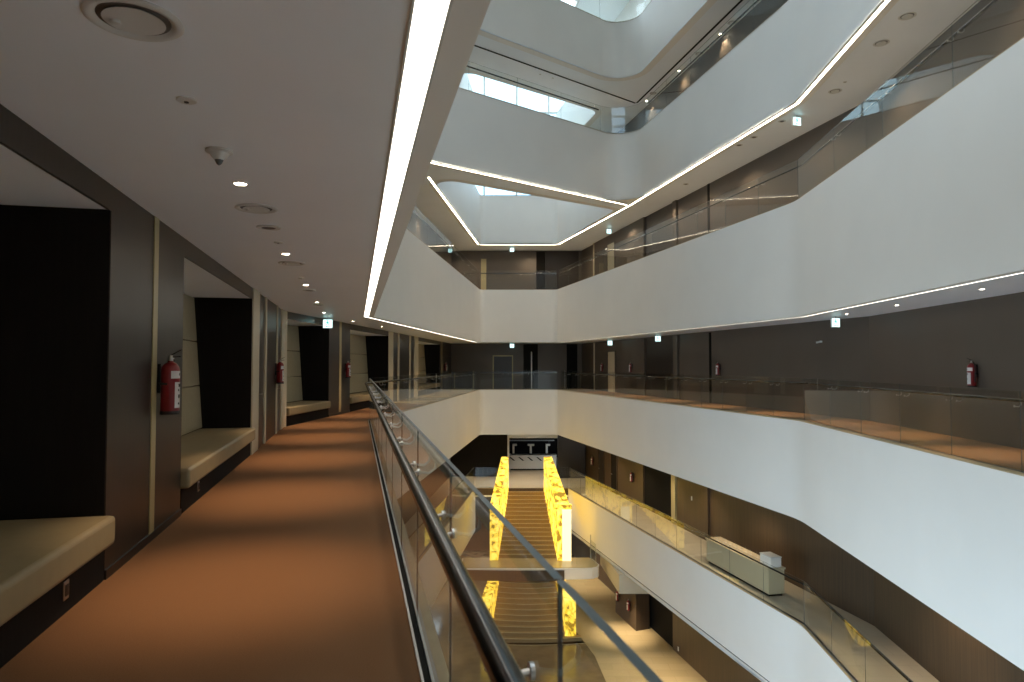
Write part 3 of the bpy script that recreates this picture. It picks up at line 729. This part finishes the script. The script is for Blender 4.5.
goldwall(-.62, -.2, 40.37, ZM-.4, -3.85, -1.15, -.72, 35.7, ZLd-.0, -5.72)
rw = goldwall(1.86, 2.34, 40.37, ZM-.4, -3.85, 2.35, 3.0, 35.7, ZLd-.0, -5.72)
m = MB(); m.box(L3(2.6, 0, 0)[0], L3(3.06, 0, 0)[0], 35.55-40.4, 35.72-40.4, ZLd-ZM, -5.9-ZM); build('newel', m, M['newel'], st, False, .02)
m = MB(); m.box(L3(2.2, 0, 0)[0], L3(3.1, 0, 0)[0], 35.5-40.4, 35.9-40.4, -5.9-ZM, -5.68-ZM); build('newel_cap', m, M['gold'], st, False, .03)
# landing: a slab with a rounded white edge, reaching across to the right
m = MB(); pts = [(-2.6, 36.2), (-2.6, 34.35)] + [(-2.6+6.1*k/12, 34.35-.12*math.sin(math.pi*k/12)) for k in range(1, 12)] + [(3.5, 34.35), (4.0, 34.42), (4.32, 34.65), (4.42, 35.0), (4.2, 36.0), (4.1, 36.2)]
m.prism([L3(x, y, 0)[:2] for x, y in pts], ZLd-.55-ZM, ZLd-ZM-.02); build('landing', m, M['white'], st)
m = MB(); m.prism([L3(x, y, 0)[:2] for x, y in [(-2.55, 36.2), (-2.55, 34.4), (3.5, 34.4), (3.98, 34.47), (4.27, 34.68), (4.36, 35.0), (4.15, 36.0), (4.05, 36.2)]], ZLd-ZM-.02, ZLd-ZM); build('landing_floor', m, M['tile'], st)
m = MB(); pf = [L3(x, y, 0)[:2] for x, y in [(-2.6, 34.24)] + [(-2.6+5.2*k/12, 34.33-.12*math.sin(math.pi*(k*5.2/12)/6.1)) for k in range(1, 12)] + [(2.6, 34.24)]]
m.prism(pf+[(x, y+.03) for x, y in pf[::-1]], ZLd-.60-ZM, ZLd-ZM-.08); build('landing_fascia', m, M['slat'], st)
flight(13, 34.9, 31.5, ZLd-.35, ZL, -.6, -1.0, 2.12, 2.62, .22, .75)
goldwall(-1.15, -.62, 34.9, ZL, ZLd-.56, -1.45, -1.02, 31.9, ZL, ZLd-.75)
goldwall(2.14, 2.62, 34.9, ZL, ZLd-.56, 2.44, 2.95, 31.9, ZL, ZLd-.75)
# glass guard on the landing's rounded end
o = thing('landing_guard', 'curved glass guard on the rounded right end of the stair landing', 'balustrade', (3.2, 34.46, ZLd))
gp_ = [(0, .0), (.4, .0), (.75, .05), (1.0, .25), (1.08, .6), (.9, 1.5)]
for i in range(5):
    a, b = gp_[i], gp_[i+1]; d = offset_path([a, b], .016); m = MB(); m.prism([a, b, d[1], d[0]], 0, 1.0); build('glass_panel', m, M['glass'], o)
m = MB(); m.tube([(.9, 1.5, 0), (.9, 1.5, 1.25)], .025, 10); build('post', m, M['metal'], o, True)
# bulkhead under the floor edge beside the landing
mb = MB(); mb.prism([(4.95, 31.9), (4.68, 36.6), (6.6, 36.6), (6.9, 31.9)], -9.0, CLL); struct('wall_bulkhead', mb, M['cream'])

# ---------------------------------------------------------------- cafe counter beyond the stair head
o = thing('bar_counter', 'pale counter with dark slanted stripes beyond the stair head', 'counter', (1.3, 47.5, ZM))
m = MB(); m.box(-1.5, 1.75, -.3, .35, .1, .98); build('front_panel', m, M['steel_white'], o)
m = MB(); m.box(-1.52, 1.77, -.34, .4, .98, 1.04); build('worktop', m, M['steel_white'], o)
m = MB(); m.box(-1.4, 1.65, -.25, .3, 0, .1); build('plinth', m, M['gap'], o)
for k in range(5):
    m = MB(); x = -1.2+k*.62; m.loft([[(x, -.306, .66), (x+.12, -.306, .66), (x+.12, -.301, .66), (x, -.301, .66)], [(x-.3, -.306, .9), (x-.18, -.306, .9), (x-.18, -.301, .9), (x-.3, -.301, .9)]]); build('stripe', m, M['gap'], o)
o2 = thing('wall_shelf', 'thin metal shelf on the black wall behind the far counter', 'shelf', (1.3, 53.5, ZM))
m = MB(); m.box(-1.7, 2.0, 0, .3, 1.30, 1.36); build('board', m, M['metal'], o2)
for x in (-1.4, 1.6):
    m = MB(); m.box(x-.02, x+.02, 0, .28, 1.16, 1.30); build('bracket', m, M['blackm'], o2)
def stand(x, label, hook):
    o = thing('display_stand', label, 'display stand', (x, 47.5, ZM+1.04), 0, 'white stands on the far counter')
    m = MB(); m.lathe([(.15, 0), (.15, .06), (.05, .08), (.05, .1)], 16); build('base', m, M['ink'], o, True)
    m = MB(); m.box(-.07, .07, -.07, .07, .08, .62); build('stem', m, M['steel_white'], o, False, .02)
    m = MB(); m.box(-.07 if hook > 0 else -.22, .24, -.1, .1, .60, .73); build('head', m, M['steel_white'], o, False, .03)
stand(.1, 'white stand on the far counter, nearest the white column', 1); stand(1.3, 'white T shaped stand in the middle of the far counter', -1); stand(2.4, 'white stand at the right end of the far counter', 1)
mb = MB(); mb.box(-.42, -.18, 44.9, 45.2, ZM, CM); struct('wall_column', mb, M['steel_white'])
mb = MB(); mb.box(-4, -.3, 44.6, 44.9, ZM, CM); struct('wall_back', mb, M['black'])
mb = MB(); mb.box(2.95, 4.7, 44.0, 44.5, ZM, CM); struct('wall_back', mb, M['wood'])
mb = MB(); mb.box(-.2, 3.0, 44.9, 45.1, -3.25, CM); mb.box(.3, .8, 44.7, 44.9, -3.2, CM); struct('wall_header', mb, M['steel_white'])

# serving counter one floor down, beside the rail
cp, crz = wallpt(C, D, ln(sub(D, C))-6.1, ZM, -.45)
o = thing('serving_counter', 'long beige serving counter behind the glass rail one floor down', 'counter', cp, crz)
m = MB(); m.box(0, 3.9, 0, .55, .08, .84); build('body', m, M['beige_panel'], o); m = MB(); m.box(-.03, 3.93, -.03, .58, .84, .89); build('worktop', m, M['beige_panel'], o); m = MB(); m.box(.05, 3.85, .05, .5, 0, .08); build('plinth', m, M['gap'], o)
def onc(k, d, z): return (cp[0]+k*math.cos(crz)-d*math.sin(crz), cp[1]+k*math.sin(crz)+d*math.cos(crz), ZM+z)
gl0 = thing('drinking_glass', 'clear stemmed glass among the glassware on the beige serving counter', 'glass', onc(.4, .2, .89), 0, 'glassware on the serving counter')
m = MB(); m.lathe([(.035, 0), (.035, .006), (.006, .012), (.006, .08)], 14); build('stem', m, M['steel_white'], gl0, True); m = MB(); m.lathe([(.006, .08), (.038, .11), (.042, .15), (.034, .2)], 14); build('bowl', m, M['glass'], gl0, True)
for k in range(14): dup(gl0, onc(.62+.16*k, .14+.22*(k % 2)+random.uniform(-.04, .04), .89), 0, gl0['label'])
o = thing('ice_bin', 'pale blue white open bin at the near end of the serving counter', 'bin', onc(3.25, .12, .89), crz)
m = MB(); m.box(0, .6, 0, .36, 0, .05); m.box(0, .6, 0, .02, .05, .3); m.box(0, .6, .34, .36, .05, .3); m.box(0, .02, .02, .34, .05, .3); m.box(.58, .6, .02, .34, .05, .3); build('box', m, M['white'], o); m = MB(); m.box(-.015, .615, -.015, .375, .30, .32); build('lid', m, M['steel_white'], o)

# ---------------------------------------------------------------- light
for p in spots0: spot(p, 112, 60, (1, .68, .40), blend=1.0)
for p in ((6.9, 28, CM), (6.2, 31, CM), (5.4, 34.5, CM), (4.6, 38, CM), (7.7, 24, CM), (8.8, 15, CM), (1, 41.5, CM), (1.2, 44.3, CM), (-2.8, 42, CM), (8.4, 9, CM)): spot(p, 80, 120)
for p in ((5.0, 36.5, CLL), (5.2, 32.4, CLL-.9), (5.6, 28.5, CLL), (6.0, 26, CLL), (6.8, 22, CLL), (-3.5, 38, CLL), (-4.4, 30, CLL), (-4.5, 24, CLL), (1, 43, -6.2), (4.2, 40, CLL)): spot(p, 160, 95)
for p in ((-4.2, 34, CL1), (-3.0, 43.8, CL1), (1.2, 43.9, CL1), (4.0, 42.5, CL1), (5.8, 36, CL1), (6.8, 31, CL1), (8.0, 25, CL1), (9.0, 17, CL1), (8.6, 12, CL1), (8.6, 21, CL1), (7.3, 28, CL1)): spot(p, 60, 140)  # beams without fittings, added to brighten the corridors one floor up

w = bpy.data.worlds.new('World'); sc.world = w; w.use_nodes = True; nt = w.node_tree; bg = nt.nodes['Background']
tc = nt.nodes.new('ShaderNodeTexCoord'); nz = nt.nodes.new('ShaderNodeTexNoise'); nz.inputs['Scale'].default_value = 2.2; nz.inputs['Detail'].default_value = 4
rp = nt.nodes.new('ShaderNodeValToRGB'); rp.color_ramp.elements[0].position = .42; rp.color_ramp.elements[0].color = (.55, .77, .96, 1); rp.color_ramp.elements[1].position = .62; rp.color_ramp.elements[1].color = (.86, .95, 1, 1)
nt.links.new(tc.outputs['Generated'], nz.inputs['Vector']); nt.links.new(nz.outputs['Fac'], rp.inputs[0]); nt.links.new(rp.outputs[0], bg.inputs[0]); bg.inputs[1].default_value = 2.3
def portal(x, y, sx, sy):
    l = bpy.data.lights.new('skylight_portal', 'AREA'); l.shape = 'RECTANGLE'; l.size = sx; l.size_y = sy
    o = bpy.data.objects.new('skylight_portal', l); COL.objects.link(o); o.location = (x, y, CR+.4); l.cycles.is_portal = True
portal(1.8, 5, 7.6, 14); portal(.9, 36, 6.4, 16)
l = bpy.data.lights.new('hall_portal', 'AREA'); l.shape = 'RECTANGLE'; l.size = 24; l.size_y = 2.8; l.cycles.is_portal = True
o = bpy.data.objects.new('hall_portal', l); COL.objects.link(o); o.location = (LX-.3, 4, (Z1+CL1)/2); o.rotation_euler = Vector((-1, 0, 0)).to_track_quat('Z', 'Y').to_euler()
l = bpy.data.lights.new('facade_portal', 'AREA'); l.shape = 'RECTANGLE'; l.size = 32; l.size_y = 8.4; l.cycles.is_portal = True
o = bpy.data.objects.new('facade_portal', l); COL.objects.link(o); mid = lerp(N1, K, .5); o.location = (mid[0]-.3, mid[1]-.07, (ZL+CM)/2)
o.rotation_euler = Vector((-N[0], -N[1], 0)).to_track_quat('Z', 'Y').to_euler()

# ---------------------------------------------------------------- camera and view
cd = bpy.data.cameras.new('Camera'); cam = bpy.data.objects.new('Camera', cd); COL.objects.link(cam)
cd.sensor_width = 36; cd.lens = 36*683/1024; cd.clip_start = .05; cd.clip_end = 300
cam.location = (0, 0, H); cam.rotation_euler = (math.radians(90)+math.atan(23/683), 0, 0)
cd.dof.use_dof = True; cd.dof.focus_distance = 14; cd.dof.aperture_fstop = 5
sc.camera = cam
sc.view_settings.view_transform = 'Standard'; sc.view_settings.look = 'None'; sc.view_settings.gamma = 1; sc.view_settings.use_curve_mapping = False
sc.view_settings.exposure = 1.35
sc.cycles.transparent_max_bounces = 32; sc.cycles.max_bounces = 10; sc.cycles.diffuse_bounces = 5; sc.cycles.glossy_bounces = 5; sc.cycles.sample_clamp_indirect = 6
